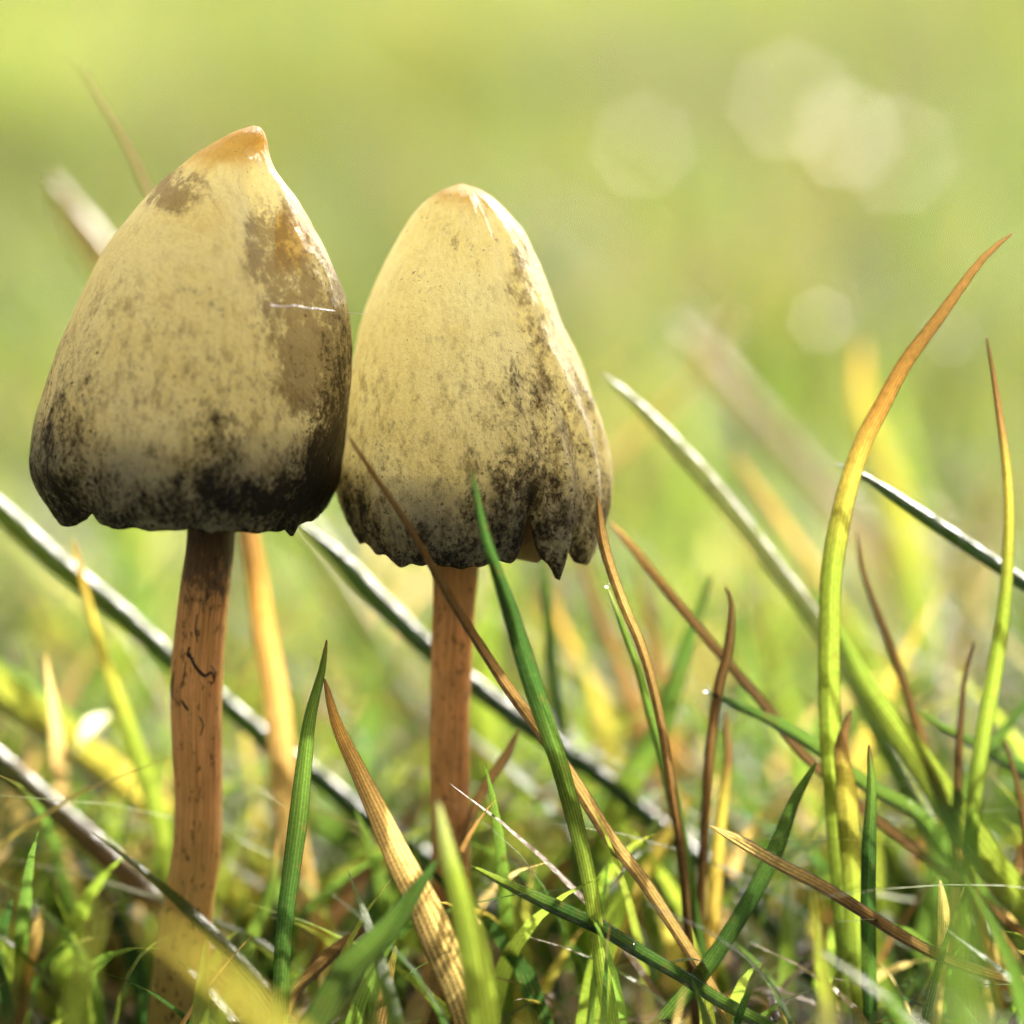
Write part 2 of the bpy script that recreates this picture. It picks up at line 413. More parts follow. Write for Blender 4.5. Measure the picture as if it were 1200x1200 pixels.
stem1 = build_stem(m1, base1, [(250, 480, 50, .0), (248, 560, 55, 0), (247, 612, 56, 0), (245, 650, 57, 0), (239, 700, 60, -.02), (233, 760, 61, -.03), (230, 820, 60, -.03),
      (231, 880, 58, -.03), (232, 940, 57, -.03), (230, 1000, 58, -.03), (221, 1060, 61, -.04), (212, 1130, 66, -.05), (206, 1200, 70, -.05), (203, 1275, 74, -.05)],
      stem_material('stem_skin_dark', 1.7, (.68, .56, .14)), 1.7, .33, .50)

# --- the smaller one
D2 = 0.22
base2 = at(530, 1190, D2); base2.z = -.1
m2 = bpy.data.objects.new('mushroom', None); COL.objects.link(m2); m2.location = base2
tag(m2, 'smaller mushroom with a rounded tip, torn frilly cap edge and straight orange stem', 'mushroom', 'mushrooms touching caps')
RIGHT = [(217, 535, 548), (222, 521, 562), (232, 504, 577), (245, 490, 591), (265, 476, 608), (285, 465, 620), (320, 446, 637), (370, 426, 655),
         (420, 414, 676), (460, 409, 691), (500, 403, 705), (540, 397, 713), (580, 394, 716), (610, 396, 714), (636, 404, 706)]
def rim2(f):
    r = .03 * mnoise.noise(Vector((2.2 * math.cos(f), 2.2 * math.sin(f), 7))) + .035 * mnoise.noise(Vector((8 * math.cos(f), 8 * math.sin(f), 3)))
    r += .15 * bump1(adiff(f, DEG(180)), 0, .55)
    r += .22 * bump1(adiff(f, DEG(-63)), 0, .085)                     # the notch
    r -= .07 * bump1(adiff(f, DEG(-49)), 0, .06) + .05 * bump1(adiff(f, DEG(-28)), 0, .10)
    r += .09 * bump1(adiff(f, DEG(-40)), 0, .04) + .04 * math.sin(22 * f) * bump1(adiff(f, DEG(-20)), 0, .5)
    return r
def disp2(f, v):
    k = bump1(adiff(f, DEG(-30)), 0, .55)
    g_ = .022 * k * smoothstep(v, .35, .8) * math.sin(19 * f + 2 * math.sin(6 * v))
    g_ -= .02 * bump1(adiff(f, 0), 0, .5) * smoothstep(v, .8, 1.0)
    g_ -= .04 * bump1(adiff(f, DEG(-63)), 0, .09) * smoothstep(v, .8, 1)
    g_ -= .035 * bump1(adiff(f, DEG(-52)), 0, .22) * bump1(v, .5, .3)
    return g_
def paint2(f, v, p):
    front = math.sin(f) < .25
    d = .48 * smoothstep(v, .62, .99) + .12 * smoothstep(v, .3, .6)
    oc = .6 * (1 - smoothstep(v, .05, .16)); wsh = 0.0
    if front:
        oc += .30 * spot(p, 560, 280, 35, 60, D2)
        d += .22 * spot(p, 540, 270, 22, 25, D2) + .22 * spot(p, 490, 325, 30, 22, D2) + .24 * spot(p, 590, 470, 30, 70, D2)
        d += .30 * spot(p, 600, 560, 45, 50, D2) + .26 * spot(p, 650, 480, 50, 150, D2) + .30 * spot(p, 420, 590, 35, 50, D2) + .3 * spot(p, 500, 645, 90, 20, D2)  # the tall spot paints shade into the right side
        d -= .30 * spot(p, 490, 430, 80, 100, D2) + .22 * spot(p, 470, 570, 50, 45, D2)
        wsh += .5 * spot(p, 612, 330, 24, 80, D2) + .40 * spot(p, 650, 480, 38, 120, D2)  # paints the unlit right side of the cap, past the edge of the light
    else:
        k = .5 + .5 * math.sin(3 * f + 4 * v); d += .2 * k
    return d, min(1, oc), wsh
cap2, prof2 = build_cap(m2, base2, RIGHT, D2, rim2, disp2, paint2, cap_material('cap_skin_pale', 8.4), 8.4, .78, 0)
stem2 = build_stem(m2, base2, [(540, 520, 44, D2), (537, 600, 50, D2), (534, 662, 53, D2), (531, 720, 50, D2), (528, 800, 48, D2), (527, 880, 48, D2), (528, 960, 46, D2),
      (529, 1040, 45, D2), (530, 1100, 47, D2), (531, 1180, 50, D2), (532, 1265, 54, D2)], stem_material('stem_skin_orange', 5.2, (.36, .16, .035)), 5.2, .10, .75)

def tube(name, pts, radii, mat, parent=None, segs=8, origin=(0, 0, 0), n=40):
    Q = catmull([tuple(p) + (r,) for p, r in zip(pts, radii)], n)
    V = []
    for i in range(n):
        t = Q[min(i + 1, n - 1), :3] - Q[max(i - 1, 0), :3]; t /= np.linalg.norm(t)
        a = np.cross(t, (0, .35, 1)); a /= np.linalg.norm(a); b = np.cross(t, a)
        for j in range(segs):
            f = 2 * math.pi * j / segs
            V.append(Q[i, :3] + Q[i, 3] * (math.cos(f) * a + math.sin(f) * b))
    F = grid_faces(n, segs, True)
    return mesh_obj(name, np.array(V) - np.array(origin), F, mat, parent)

# dark dried threads stuck to the stem of the larger mushroom (part of it)
def stem_front(px, py):
    best = min(((250, 612, 28), (245, 650, 28), (239, 700, 30), (233, 760, 30.5), (230, 820, 30), (231, 880, 29)), key=lambda q: abs(q[1] - py))
    u = max(-.98, min(.98, (px - best[0]) / best[2]))
    return at(px, py, -.03 - cm(best[2]) * math.sqrt(1 - u * u) - .004)
for pts, r in (([(222, 765), (226, 776), (232, 785), (240, 792), (248, 788), (251, 798)], .011), ([(222, 758), (220, 768), (227, 772)], .009),
               ([(206, 782), (203, 796), (202, 812), (203, 820)], .012), ([(212, 820), (217, 828), (221, 833)], .010), ([(234, 840), (238, 850), (235, 862)], .006),
               ([(231, 720), (229, 738), (231, 752)], .005), ([(218, 775), (215, 795), (213, 806)], .005), ([(247, 780), (252, 788), (250, 800), (244, 799)], .006)):
    P = [stem_front(*q) for q in pts]
    tube('dark_thread', P, [r * .75 * (.4 + .6 * math.sin(math.pi * (i + .6) / len(P))) for i in range(len(P))], M_FIBRE, m1, 6, base1, 22)

# strand of beaded spider silk across both caps
def cap_front(prof, px, py, d, off=.012):
    z = at(px, py, d).z
    for it in range(6):
        c, R = min(prof, key=lambda q: abs(q[0].z - z))
        x = at(px, py, d).x
        y = c.y - math.sqrt(max(0, R * R - (x - c.x) ** 2)) - off
        z = at(px, py, y).z
    return at(px, py, y)
P = [cap_front(prof1, x, y, D1, .035) for x, y in ((316, 357), (330, 359), (345, 358), (360, 361), (375, 362), (388, 364))]
P += [at(405, 366, -.12), at(416, 367, .0), cap_front(prof2, 430, 368, D2, .01)]
P = [Vector(q) for q in catmull([tuple(q) for q in P], 60)]
silk = tube('spider_silk', P, [(.0022 + .0034 * abs(math.sin(i * 1.9)) ** 3 * (.5 + .5 * math.sin(i * .7 + 1))) if i < 42 else .0014 for i in range(60)], M_SILK, None, 6, (0, 0, 0), 180)
tag(silk, 'short glinting strand of spider silk strung across the two caps', 'spider silk')

# ------------------------------------------------------------------ grass blades one can tell apart
GREEN, DGREEN, LIME, YEL = (.058, .105, .022), (.022, .055, .015), (.125, .17, .028), (.25, .215, .05)
STRAW, TAN, ORANGE, BROWN, DBROWN = (.40, .31, .15), (.32, .22, .10), (.27, .155, .05), (.13, .075, .035), (.06, .037, .021)
PALE = (.30, .34, .16)
def ramp(stops, t):
    ks = [s[0] for s in stops]; out = np.zeros((len(t), 3))
    for c in range(3): out[:, c] = np.interp(t, ks, [s[1][c] for s in stops])
    return out
N_BLADES = 0; LEAF_PTS = []
def blade(label, pts, width, stops, face=(20, 20), fold=.18, taper=.45, root_w=.8, wexp=.65, depth=None, side=0.0, thick=.010, to_ground=True, n=48, group=None, name='grass_blade'):
    """pts from tip to root as (px, py[, depth]); width in photograph pixels; face: tilt of the leaf's upper side towards the sky (tip, root)"""
    global N_BLADES; N_BLADES += 1
    P = []
    for q in pts:
        y = q[2] if len(q) > 2 else (depth or 0.0)
        P.append(np.array(at(q[0], q[1], y)))
    if to_ground and P[-1][2] > -.05:
        d = P[-1] - P[-2]; d /= np.linalg.norm(d)
        h = P[-1][2] + .12
        k = min(h / max(-d[2], .35), 2.5)
        mid = P[-1] + d * k * .5; mid[2] = P[-1][2] - h * .5
        end = P[-1] + d * k * .85; end[2] = -.15
        P += [mid, end]
    Q = catmull(P, n)
    ymean = float(np.mean([q[2] if len(q) > 2 else (depth or 0) for q in pts]))
    t = np.linspace(0, 1, n)
    T = np.gradient(Q, axis=0); T /= np.linalg.norm(T, axis=1)[:, None]
    if face == 'sheen':
        fold = -.22; width = width * .78                       # upper side turned to the sky on the sun's side
        Nv = np.tile(np.array(sdir - C_F), (n, 1)) + np.array((0, -.12, 0))
    else:
        a = np.radians(np.interp(t, (0, 1), face))
        Nv = np.stack([np.full(n, side), -np.cos(a), np.sin(a)], 1)
    Nv -= (Nv * T).sum(1)[:, None] * T; Nv /= np.linalg.norm(Nv, axis=1)[:, None]
    W = np.cross(T, Nv)
    view = np.array(C_F)
    app = np.clip(np.abs(Nv @ view), .4, 1)
    wd = cm(width, ymean) / 2 / np.median(app) * np.clip(t / taper, 0.0, 1) ** wexp * np.interp(t, (0, taper, 1), (1, 1, root_w))
    rs = random.Random(N_BLADES)
    ph = rs.random() * 9
    wd = wd * (1 + .06 * np.sin(9 * t + ph)) + .004
    us = np.array([-1, -.72, -.36, -.07, 0, .07, .36, .72, 1.0])
    prof = fold * .45 * (us ** 2) + fold * .9 * np.abs(us) - fold * .6 if fold > 0 else fold * (us ** 2) + fold * .3 * np.abs(us) - fold * .6
    th = thick * np.clip(t / .2, .35, 1)
    top = Q[:, None] + W[:, None] * (us[None, :, None] * wd[:, None, None]) + Nv[:, None] * ((prof[None] * 2 * wd[:, None])[..., None] + th[:, None, None] * .5)
    ub = us[::-1]
    thb = (th[:, None] * (1 + .5 * (np.abs(ub)[None] < .2)))[..., None]
    bot = Q[:, None] + W[:, None] * (ub[None, :, None] * wd[:, None, None] * .96) + Nv[:, None] * ((prof[::-1][None] * 2 * wd[:, None])[..., None] - thb * .5)
    ring = np.concatenate([top, bot], 1)
    org = Q[-1].copy()
    V = ring.reshape(-1, 3) - org
    nc = 18
    uu = np.concatenate([us, ub])
    uv = np.stack([np.tile(uu, n), np.repeat(t * 6 + ph, nc)], 1)
    jit = np.array([1 + .25 * math.sin(5 * x + ph) * math.sin(13 * x + 2 * ph) for x in t])
    c = ramp(stops, t) * jit[:, None]
    o = mesh_obj(name, V, grid_faces(n, nc, True), M_STALK if fold >= .4 else M_BLADE, cols=np.repeat(c, nc, axis=0), uvs=uv)
    o.location = org
    LEAF_PTS.append(Q.copy())
    tag(o, label, 'grass blade', group)
    return o

GT = [(0, BROWN), (.1, ORANGE), (.2, YEL), (.32, LIME), (.6, GREEN), (1, GREEN)]
GN = [(0, DGREEN), (.3, GREEN), (1, GREEN)]
GD = [(0, GREEN), (.25, DGREEN), (1, DGREEN)]
GL = [(0, GREEN), (.3, LIME), (1, LIME)]
BR = [(0, DBROWN), (.3, BROWN), (1, BROWN)]
OB = [(0, DBROWN), (.35, BROWN), (.6, ORANGE), (1, ORANGE)]
ST = [(0, BROWN), (.12, ORANGE), (.3, TAN), (1, STRAW)]
BLADES = [
 # label, tip-to-root points, width, colours, options
 ('tall upright green blade with a long orange-brown tip curving over to the side', [(1187, 273), (1150, 305), (1096, 378), (1060, 426), (1033, 476), (1008, 526), (987, 597), (974, 672), (972, 734), (971, 797), (973, 876), (978, 940), (984, 1010), (988, 1080)], 25, [(0, BROWN), (.15, (.15, .085, .03)), (.25, (.22, .12, .035)), (.32, (.24, .19, .045)), (.42, LIME), (.7, LIME), (1, GREEN)], dict(face=(10, 5), depth=.0, fold=.3, taper=.4)),
 ('slender upright green blade with a thin dark brown needle tip', [(1156, 396), (1164, 440), (1170, 480), (1179, 547), (1182, 609), (1178, 692), (1167, 776), (1152, 859), (1141, 940), (1134, 1020)], 17, [(0, DBROWN), (.12, BROWN), (.2, YEL), (.35, LIME), (1, GREEN)], dict(depth=.1, fold=.3)),
 ('straight dark blade with a white glinting upper edge lying across two upright blades', [(980, 543, .2), (1017, 559, .25), (1075, 597, .3), (1137, 638, .35), (1200, 681, .4), (1330, 770, .5)], 17, GD, dict(face='sheen', taper=.12, fold=.25)),
 ('long leaning pale green blade with glinting rounded tip beside the frilly cap', [(706, 438, 1.0), (742, 467, 1), (804, 530, 1), (867, 605, .95), (908, 659, .9), (946, 709, .85), (1000, 790, .8), (1045, 880, .8)], 24, [(0, PALE), (.3, PALE), (.6, GREEN), (1, GREEN)], dict(face='sheen', taper=.16, fold=.22)),
 ('broad bright yellow-green blade sloping down past an orange stalk', [(950, 690, .5), (985, 745, .45), (1012, 800, .4), (1040, 840, .3), (1069, 880, .25), (1106, 935, .2), (1144, 990, .1), (1205, 1068, 0), (1260, 1130, -.1)], 40, GL, dict(face=(20, 15), taper=.5, fold=.15)),
 ('thin rusty stalk ending in an orange joint on the broad bright blade', [(1004, 625, .5), (1008, 660, .5), (1021, 700, .5), (1042, 755, .45), (1060, 805, .4), (1070, 838, .35), (1082, 875, .3)], 13, [(0, DBROWN), (.5, BROWN), (.8, ORANGE), (.92, YEL), (1, YEL)], dict(to_ground=True, fold=.4)),
 ('thin dark brown stalk slanting from the frilly cap edge down to a green blade', [(714, 611, .4), (746, 651, .4), (783, 697, .35), (825, 747, .3), (846, 772, .3), (875, 805, .25), (900, 834, .2), (930, 875, .15), (960, 905, .1), (1010, 950, .1), (1060, 990, .1)], 10, [(0, TAN), (.12, BROWN), (.3, DBROWN), (1, BROWN)], dict(face=(50, 50), fold=.45, taper=.05)),
 ('thin wiry brown stalk rising against the torn edge of the smaller cap', [(700, 580, -.55), (707, 638, -.5), (729, 705, -.4), (750, 755, -.3), (766, 809, -.25), (779, 872, -.2), (788, 931, -.15), (796, 980, -.1), (803, 1050, -.1), (808, 1110, -.1)], 10, [(0, BROWN), (.2, TAN), (.5, BROWN), (1, DBROWN)], dict(fold=.5, taper=.06)),
 ('narrow deep green blade growing against a wiry brown stalk', [(712, 688, -.1), (729, 734, -.1), (746, 780, -.05), (762, 838, 0), (776, 885, 0), (795, 965, 0), (812, 1060, 0)], 13, [(0, PALE), (.06, GREEN), (1, DGREEN)], dict(face=(15, 10), fold=.3)),
 ('short brown stalk with a curled hook tip', [(849, 687, .1), (857, 708, .1), (853, 763, .1), (842, 805, .1), (832, 876, .1), (826, 960, .1), (822, 1040, .1)], 10, BR, dict(fold=.5, taper=.12)),
 ('short dark brown needle between the two tall upright blades', [(1141, 752, .2), (1130, 797, .2), (1125, 851, .2), (1122, 920, .2), (1119, 1000, .2)], 11, [(0, DBROWN), (1, BROWN)], dict(fold=.5)),
 ('green blade arching low with silvery edge and a tiny bead at its tip', [(828, 811, .1), (867, 830, .1), (908, 848, .1), (958, 878, .1), (1012, 920, .15), (1076, 956, .2), (1106, 995, .2), (1155, 1055, .2), (1200, 1115, .2)], 17, GN, dict(face=(45, 45), taper=.2, fold=.25)),
 ('blurred green blade with faded orange tip behind the leaning pale blade', [(858, 528, 3), (887, 572, 3), (933, 638, 3), (967, 688, 3), (1010, 760, 3), (1045, 840, 3)], 22, [(0, ORANGE), (.2, TAN), (.4, LIME), (1, GREEN)], dict(face=(30, 30))),
 ('wide blurred yellow blade standing far behind the curved tall blade', [(1010, 400, 5), (1008, 463, 5), (1020, 510, 5), (1045, 575, 5), (1065, 660, 5), (1080, 770, 5)], 44, [(0, ORANGE), (.15, YEL), (.5, LIME), (1, GREEN)], dict()),
 ('long blurred straw-coloured blade slanting with white glints in the background', [(790, 372, 6), (846, 434, 6), (908, 505, 6), (971, 576, 6), (1021, 630, 6), (1075, 705, 6), (1115, 755, 5.8), (1150, 820, 5.6)], 32, [(0, STRAW), (.5, TAN), (1, TAN)], dict(face='sheen', taper=.1)),
 ('blurred brown stalk leaning the opposite way behind the smaller cap', [(868, 352, 5), (825, 426, 5), (775, 484, 5), (721, 534, 5), (680, 590, 5), (655, 660, 5)], 14, [(0, STRAW), (.4, TAN), (1, BROWN)], dict(fold=.4)),
 ('slightly blurred broad green leaf with a bright half, leaning behind the wiry stalk', [(835, 670, 1.2), (812, 734, 1.1), (792, 797, 1.1), (768, 865, 1), (738, 917, 1), (716, 968, 1), (698, 1040, 1)], 34, [(0, DGREEN), (.4, GREEN), (.6, LIME), (1, GREEN)], dict(face=(10, 20), fold=.3, taper=.6)),
 ('blurred rusty upright blade behind the deep green narrow blade', [(742, 655, 2), (755, 700, 2), (764, 740, 2), (774, 797, 2), (784, 870, 2), (792, 960, 2)], 22, OB, dict()),
 ('dark green blade pointing outward beside the rusty stalk joint', [(1072, 830, .3), (1100, 850, .3), (1125, 864, .3), (1200, 905, .4), (1290, 960, .4)], 17, GD, dict(face=(40, 40), taper=.2)),
 ('green blade crossing the foot of the needle-tipped slender blade', [(1230, 790, .6), (1196, 832, .6), (1162, 877, .6), (1130, 930, .6), (1105, 1000, .6), (1085, 1080, .6)], 20, GN, dict(face=(25, 20))),
 ('dark green blade slanting under the tall curved blade, tip at its side', [(957, 893, -.3), (930, 942, -.3), (907, 1002, -.35), (877, 1059, -.4), (832, 1130, -.5), (778, 1196, -.6), (740, 1240, -.7)], 19, [(0, GREEN), (.4, DGREEN), (.8, GREEN), (1, LIME)], dict(face=(35, 30), fold=.3, taper=.25)),
 ('short stiff dark green blade standing in front of the striped translucent blade', [(1018, 873, -.4), (1021, 924, -.4), (1018, 987, -.4), (1017, 1062, -.4), (1018, 1137, -.4), (1020, 1200, -.4)], 17, [(0, DBROWN), (.08, GREEN), (.3, DGREEN), (1, DGREEN)], dict(face=(5, 5), fold=.3, taper=.3)),
 ('short translucent yellow-green blade with a brown hooked tip and striped shadows', [(997, 832, -.1), (988, 862, -.1), (986, 885, -.1), (990, 912, -.1), (994, 969, -.1), (999, 1025, -.1), (1002, 1070, -.1), (1006, 1130, -.1)], 26, [(0, DBROWN), (.1, BROWN), (.18, YEL), (.5, LIME), (1, LIME)], dict(face=(0, 0), fold=.2, taper=.25)),
 ('thin orange stalk lying low across the stiff dark green blade', [(832, 968, -.6), (877, 995, -.6), (915, 1017, -.6), (960, 1040, -.6), (1020, 1077, -.6), (1050, 1096, -.6), (1099, 1122, -.6), (1162, 1145, -.6), (1230, 1160, -.6)], 12, [(0, STRAW), (.25, BROWN), (.5, TAN), (1, ORANGE)], dict(face=(45, 45), fold=.45, taper=.05)),
 ('long thin brown stalk running from the front of the smaller cap down past its stem', [(408, 511, -.75), (440, 560, -.75), (480, 620, -.75), (520, 690, -.7), (560, 755, -.65), (600, 815, -.6), (640, 870, -.55), (680, 930, -.5), (715, 985, -.5), (750, 1030, -.5), (787, 1085, -.5), (825, 1145, -.5), (855, 1200, -.5)], 14, [(0, ORANGE), (.3, BROWN), (.6, TAN), (.8, TAN), (1, ORANGE)], dict(face=(35, 40), fold=.45, taper=.55)),
 ('green blade creeping low from the smaller stem under the long brown stalk', [(552, 1015, -.5), (594, 1037, -.55), (650, 1064, -.6), (706, 1090, -.6), (750, 1117, -.6), (800, 1146, -.6), (840, 1172, -.6), (892, 1200, -.6)], 15, [(0, LIME), (.2, DGREEN), (1, GREEN)], dict(face=(45, 45), taper=.2)),
 ('short pale yellow blade with a blunt tip, low by the orange stalk', [(1102, 1032, -.5), (1106, 1081, -.5), (1100, 1175, -.5), (1095, 1230, -.5)], 12, [(0, STRAW), (1, YEL)], dict(taper=.15)),
 ('short yellow blade with a dark thread tip under the hooked brown stalk', [(851, 832, .3), (852, 862, .3), (853, 894, .3), (846, 950, .3), (840, 1010, .3), (835, 1080, .3)], 16, [(0, DBROWN), (.15, BROWN), (.25, YEL), (1, ORANGE)], dict(fold=.3)),
 ('thin brown bent blade beside the blade that points outward', [(1176, 865, .1), (1192, 920, .1), (1202, 980, .1), (1207, 1060, .1)], 10, BR, dict(fold=.4)),
 ('green blade crossing in front of the smaller cap, lower half lit', [(553, 552, -.95), (566, 618, -.95), (580, 663, -.9), (597, 713, -.85), (610, 757, -.8), (627, 810, -.75), (643, 857, -.7), (655, 893, -.65), (672, 955, -.6), (690, 1030, -.6), (702, 1110, -.6)], 20, [(0, DGREEN), (.35, DGREEN), (.5, GREEN), (.7, LIME), (1, GREEN)], dict(face=(5, 5), fold=.22, taper=.3)),  # dark upper colours paint in the cap's shadow, lime the sunlit part
 ('long dark green blade with white sheen slanting behind the smaller stem', [(352, 612, 1), (400, 652, 1), (443, 697, 1), (500, 753, 1), (557, 800, 1), (600, 833, 1), (633, 857, 1), (677, 887, 1), (714, 914, 1), (750, 945, 1)], 24, GD, dict(face='sheen', taper=.1, fold=.25)),
 ('thin dark green stem rising below the torn cap edge', [(636, 630, 1.2), (640, 690, 1.2), (643, 730, 1.2), (648, 795, 1.2), (660, 867, 1.2), (668, 950, 1.2)], 12, GD, dict(fold=.4, taper=.2)),
 ('blurred slanting brown blade below the frilly cap edge', [(674, 640, 2), (700, 717, 2), (723, 773, 2), (747, 840, 2), (765, 920, 2)], 20, BR, dict()),
 ('blurred yellow-green blade behind the blade crossing the smaller cap', [(640, 690, 2.5), (658, 735, 2.5), (677, 773, 2.5), (697, 820, 2.5), (715, 890, 2.5)], 24, [(0, ORANGE), (.3, YEL), (1, LIME)], dict()),
 ('wide blurred bright green blade right behind the smaller stem', [(582, 690, 2.6), (573, 743, 2.6), (567, 800, 2.6), (563, 867, 2.6), (566, 960, 2.6)], 48, GL, dict(face=(10, 10))),
 ('dead tan blade broadening towards its base in front of the smaller stem', [(380, 795, -.5), (395, 850, -.5), (421, 906, -.5), (444, 955, -.5), (470, 1011, -.5), (496, 1060, -.5), (519, 1112, -.55), (541, 1160, -.6), (560, 1220, -.6)], 44, [(0, BROWN), (.1, ORANGE), (.3, TAN), (1, STRAW)], dict(face=(25, 15), fold=.18, taper=.75, root_w=1)),
 ('short thin brown stalk leaning against the smaller stem', [(609, 854, .1), (590, 891, .1), (567, 925, .1), (552, 959, .1), (540, 1010, .05)], 10, BR, dict(fold=.4, taper=.1)),
 ('blurred dark green blade slanting low in front of the dead tan blade', [(512, 1008, -1.3), (498, 1030, -1.3), (455, 1090, -1.4), (406, 1142, -1.5), (375, 1195, -1.6), (350, 1250, -1.7)], 34, GN, dict(face=(40, 30), taper=.4)),
 ('blurred yellow-green blade standing in front of the smaller stem', [(513, 940, -1.7), (525, 1000, -1.7), (542, 1060, -1.7), (556, 1120, -1.7), (568, 1200, -1.7)], 36, [(0, PALE), (.2, LIME), (1, LIME)], dict(face=(5, 5), taper=.4)),
 ('thin brown stalk lying low beside the upright dark green blade', [(436, 1083, -.4), (406, 1105, -.4), (369, 1139, -.4), (345, 1165, -.4), (325, 1210, -.4)], 14, [(0, DBROWN), (.2, BROWN), (1, TAN)], dict(face=(40, 40), fold=.4, taper=.2)),
 ('long dead orange blade behind both the upright green blade and the larger cap', [(94, 78, 1.5), (115, 115, 1.5), (140, 155, 1.5), (172, 222, 1.5), (220, 350, 1.4), (265, 520, 1.2), (292, 625, 1.1), (303, 693, 1), (311, 747, 1), (323, 810, 1), (330, 870, 1), (336, 940, .95), (348, 1010, .9), (365, 1090, .9), (376, 1180, .85)], 42, [(0, (.15, .115, .075)), (.3, (.13, .095, .06)), (.5, BROWN), (.58, ORANGE), (.8, TAN), (1, STRAW)], dict(wexp=.95, face=(25, 10), taper=1.0, fold=.2, n=80)),
 ('upright dark green blade with a hooked tip between the two stems', [(383, 750, -.5), (377, 787, -.5), (363, 843, -.5), (355, 910, -.5), (349, 965, -.5), (343, 1010, -.5), (333, 1093, -.5), (328, 1195, -.5)], 21, [(0, BROWN), (.05, GREEN), (.3, GREEN), (.6, DGREEN), (1, GREEN)], dict(face=(5, 5), fold=.28, taper=.4)),
 ('very long blade with a white glinting edge slanting behind the larger stem', [(-70, 535, 1.1), (0, 592, 1.1), (70, 657, 1.1), (133, 707, 1.1), (200, 767, 1.1), (267, 823, 1.1), (310, 860, 1.1), (367, 902, 1.1), (417, 944, 1.1), (462, 974, 1.1), (495, 998, 1.1), (545, 1040, 1.1)], 25, [(0, LIME), (.3, GREEN), (.6, DGREEN), (1, DGREEN)], dict(face='sheen', taper=.1, fold=.3, n=70)),
 ('pale yellow-green upright blade beside the larger stem', [(86, 632, .9), (100, 693, .9), (117, 753, .9), (140, 820, .9), (160, 877, .9), (178, 930, .9), (190, 980, .9), (198, 1040, .9)], 21, [(0, ORANGE), (.15, YEL), (.4, LIME), (1, LIME)], dict(face=(0, 0), taper=.5, fold=.15)),
 ('wide yellow-green blade with frosted upper edge, low beside the larger stem', [(-60, 760, 1.6), (0, 812, 1.6), (33, 837, 1.6), (83, 872, 1.6), (140, 917, 1.6), (195, 965, 1.6), (250, 1030, 1.6)], 40, [(0, LIME), (.5, YEL), (1, LIME)], dict(face=(45, 45), taper=.1, fold=.3)),
 ('blade with a broad white sheen and brown underside reaching the larger stem foot', [(-60, 838, .9), (0, 888, .9), (50, 931, .9), (110, 983, .9), (150, 1020, .9), (193, 1060, .9), (240, 1110, .9)], 30, [(0, GREEN), (.5, BROWN), (1, TAN)], dict(face='sheen', taper=.1, fold=.2)),
 ('twin short yellow shoot, the paler and straighter one', [(25, 1064, .1), (25, 1100, .1), (21, 1145, .1), (18, 1200, .1)], 11, [(0, STRAW), (1, YEL)], dict(taper=.15)),
 ('twin short yellow shoot, the orange leaning one', [(50, 1062, .1), (42, 1100, .1), (33, 1145, .1), (26, 1200, .1)], 12, [(0, STRAW), (.4, ORANGE), (1, YEL)], dict(taper=.15)),
 ('thin green blade with brown tip bent towards the larger stem foot', [(325, 983, .2), (317, 1047, .2), (293, 1103, .2), (270, 1170, .2), (255, 1230, .2)], 17, [(0, BROWN), (.2, GREEN), (1, LIME)], dict(face=(20, 20))),
 ('wide blurred yellow-green blade in front of the larger stem foot', [(165, 1080, -5.2), (205, 1105, -5.2), (255, 1150, -5.2), (320, 1210, -5.2)], 36, [(0, YEL), (1, LIME)], dict(face=(30, 30), taper=.3)),
 ('blurred pale blade with a white end behind the larger cap', [(58, 203, 4), (90, 250, 4), (125, 300, 4), (250, 480, 4), (380, 650, 4), (440, 745, 4), (490, 840, 4)], 42, [(0, STRAW), (.5, PALE), (1, LIME)], dict(face='sheen', taper=.1)),
 ('large blurred green blade in front of the pale blunt yellow blade', [(1105, 925, -5.8), (1112, 1000, -5.8), (1120, 1080, -5.8), (1128, 1180, -5.8)], 44, GN, dict(face=(5, 5), taper=.35)),
]
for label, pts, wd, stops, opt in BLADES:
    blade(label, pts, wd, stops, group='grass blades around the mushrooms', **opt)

# curled leaf scrap beside the larger stem, its white standing in for a glint
blade('small curled leaf scrap with a glint painted white, caught in grass beside the larger stem', [(128, 838, 1.5), (117, 846, 1.48), (105, 858, 1.48), (95, 870, 1.5), (88, 884, 1.58)], 17, [(0, (.8, .8, .76)), (1, (.75, .75, .68))],
      dict(face=(60, 60))['face'], taper=.35, root_w=.1, to_ground=False, n=16, name='glint_leaf_scrap')['category'] = 'leaf'

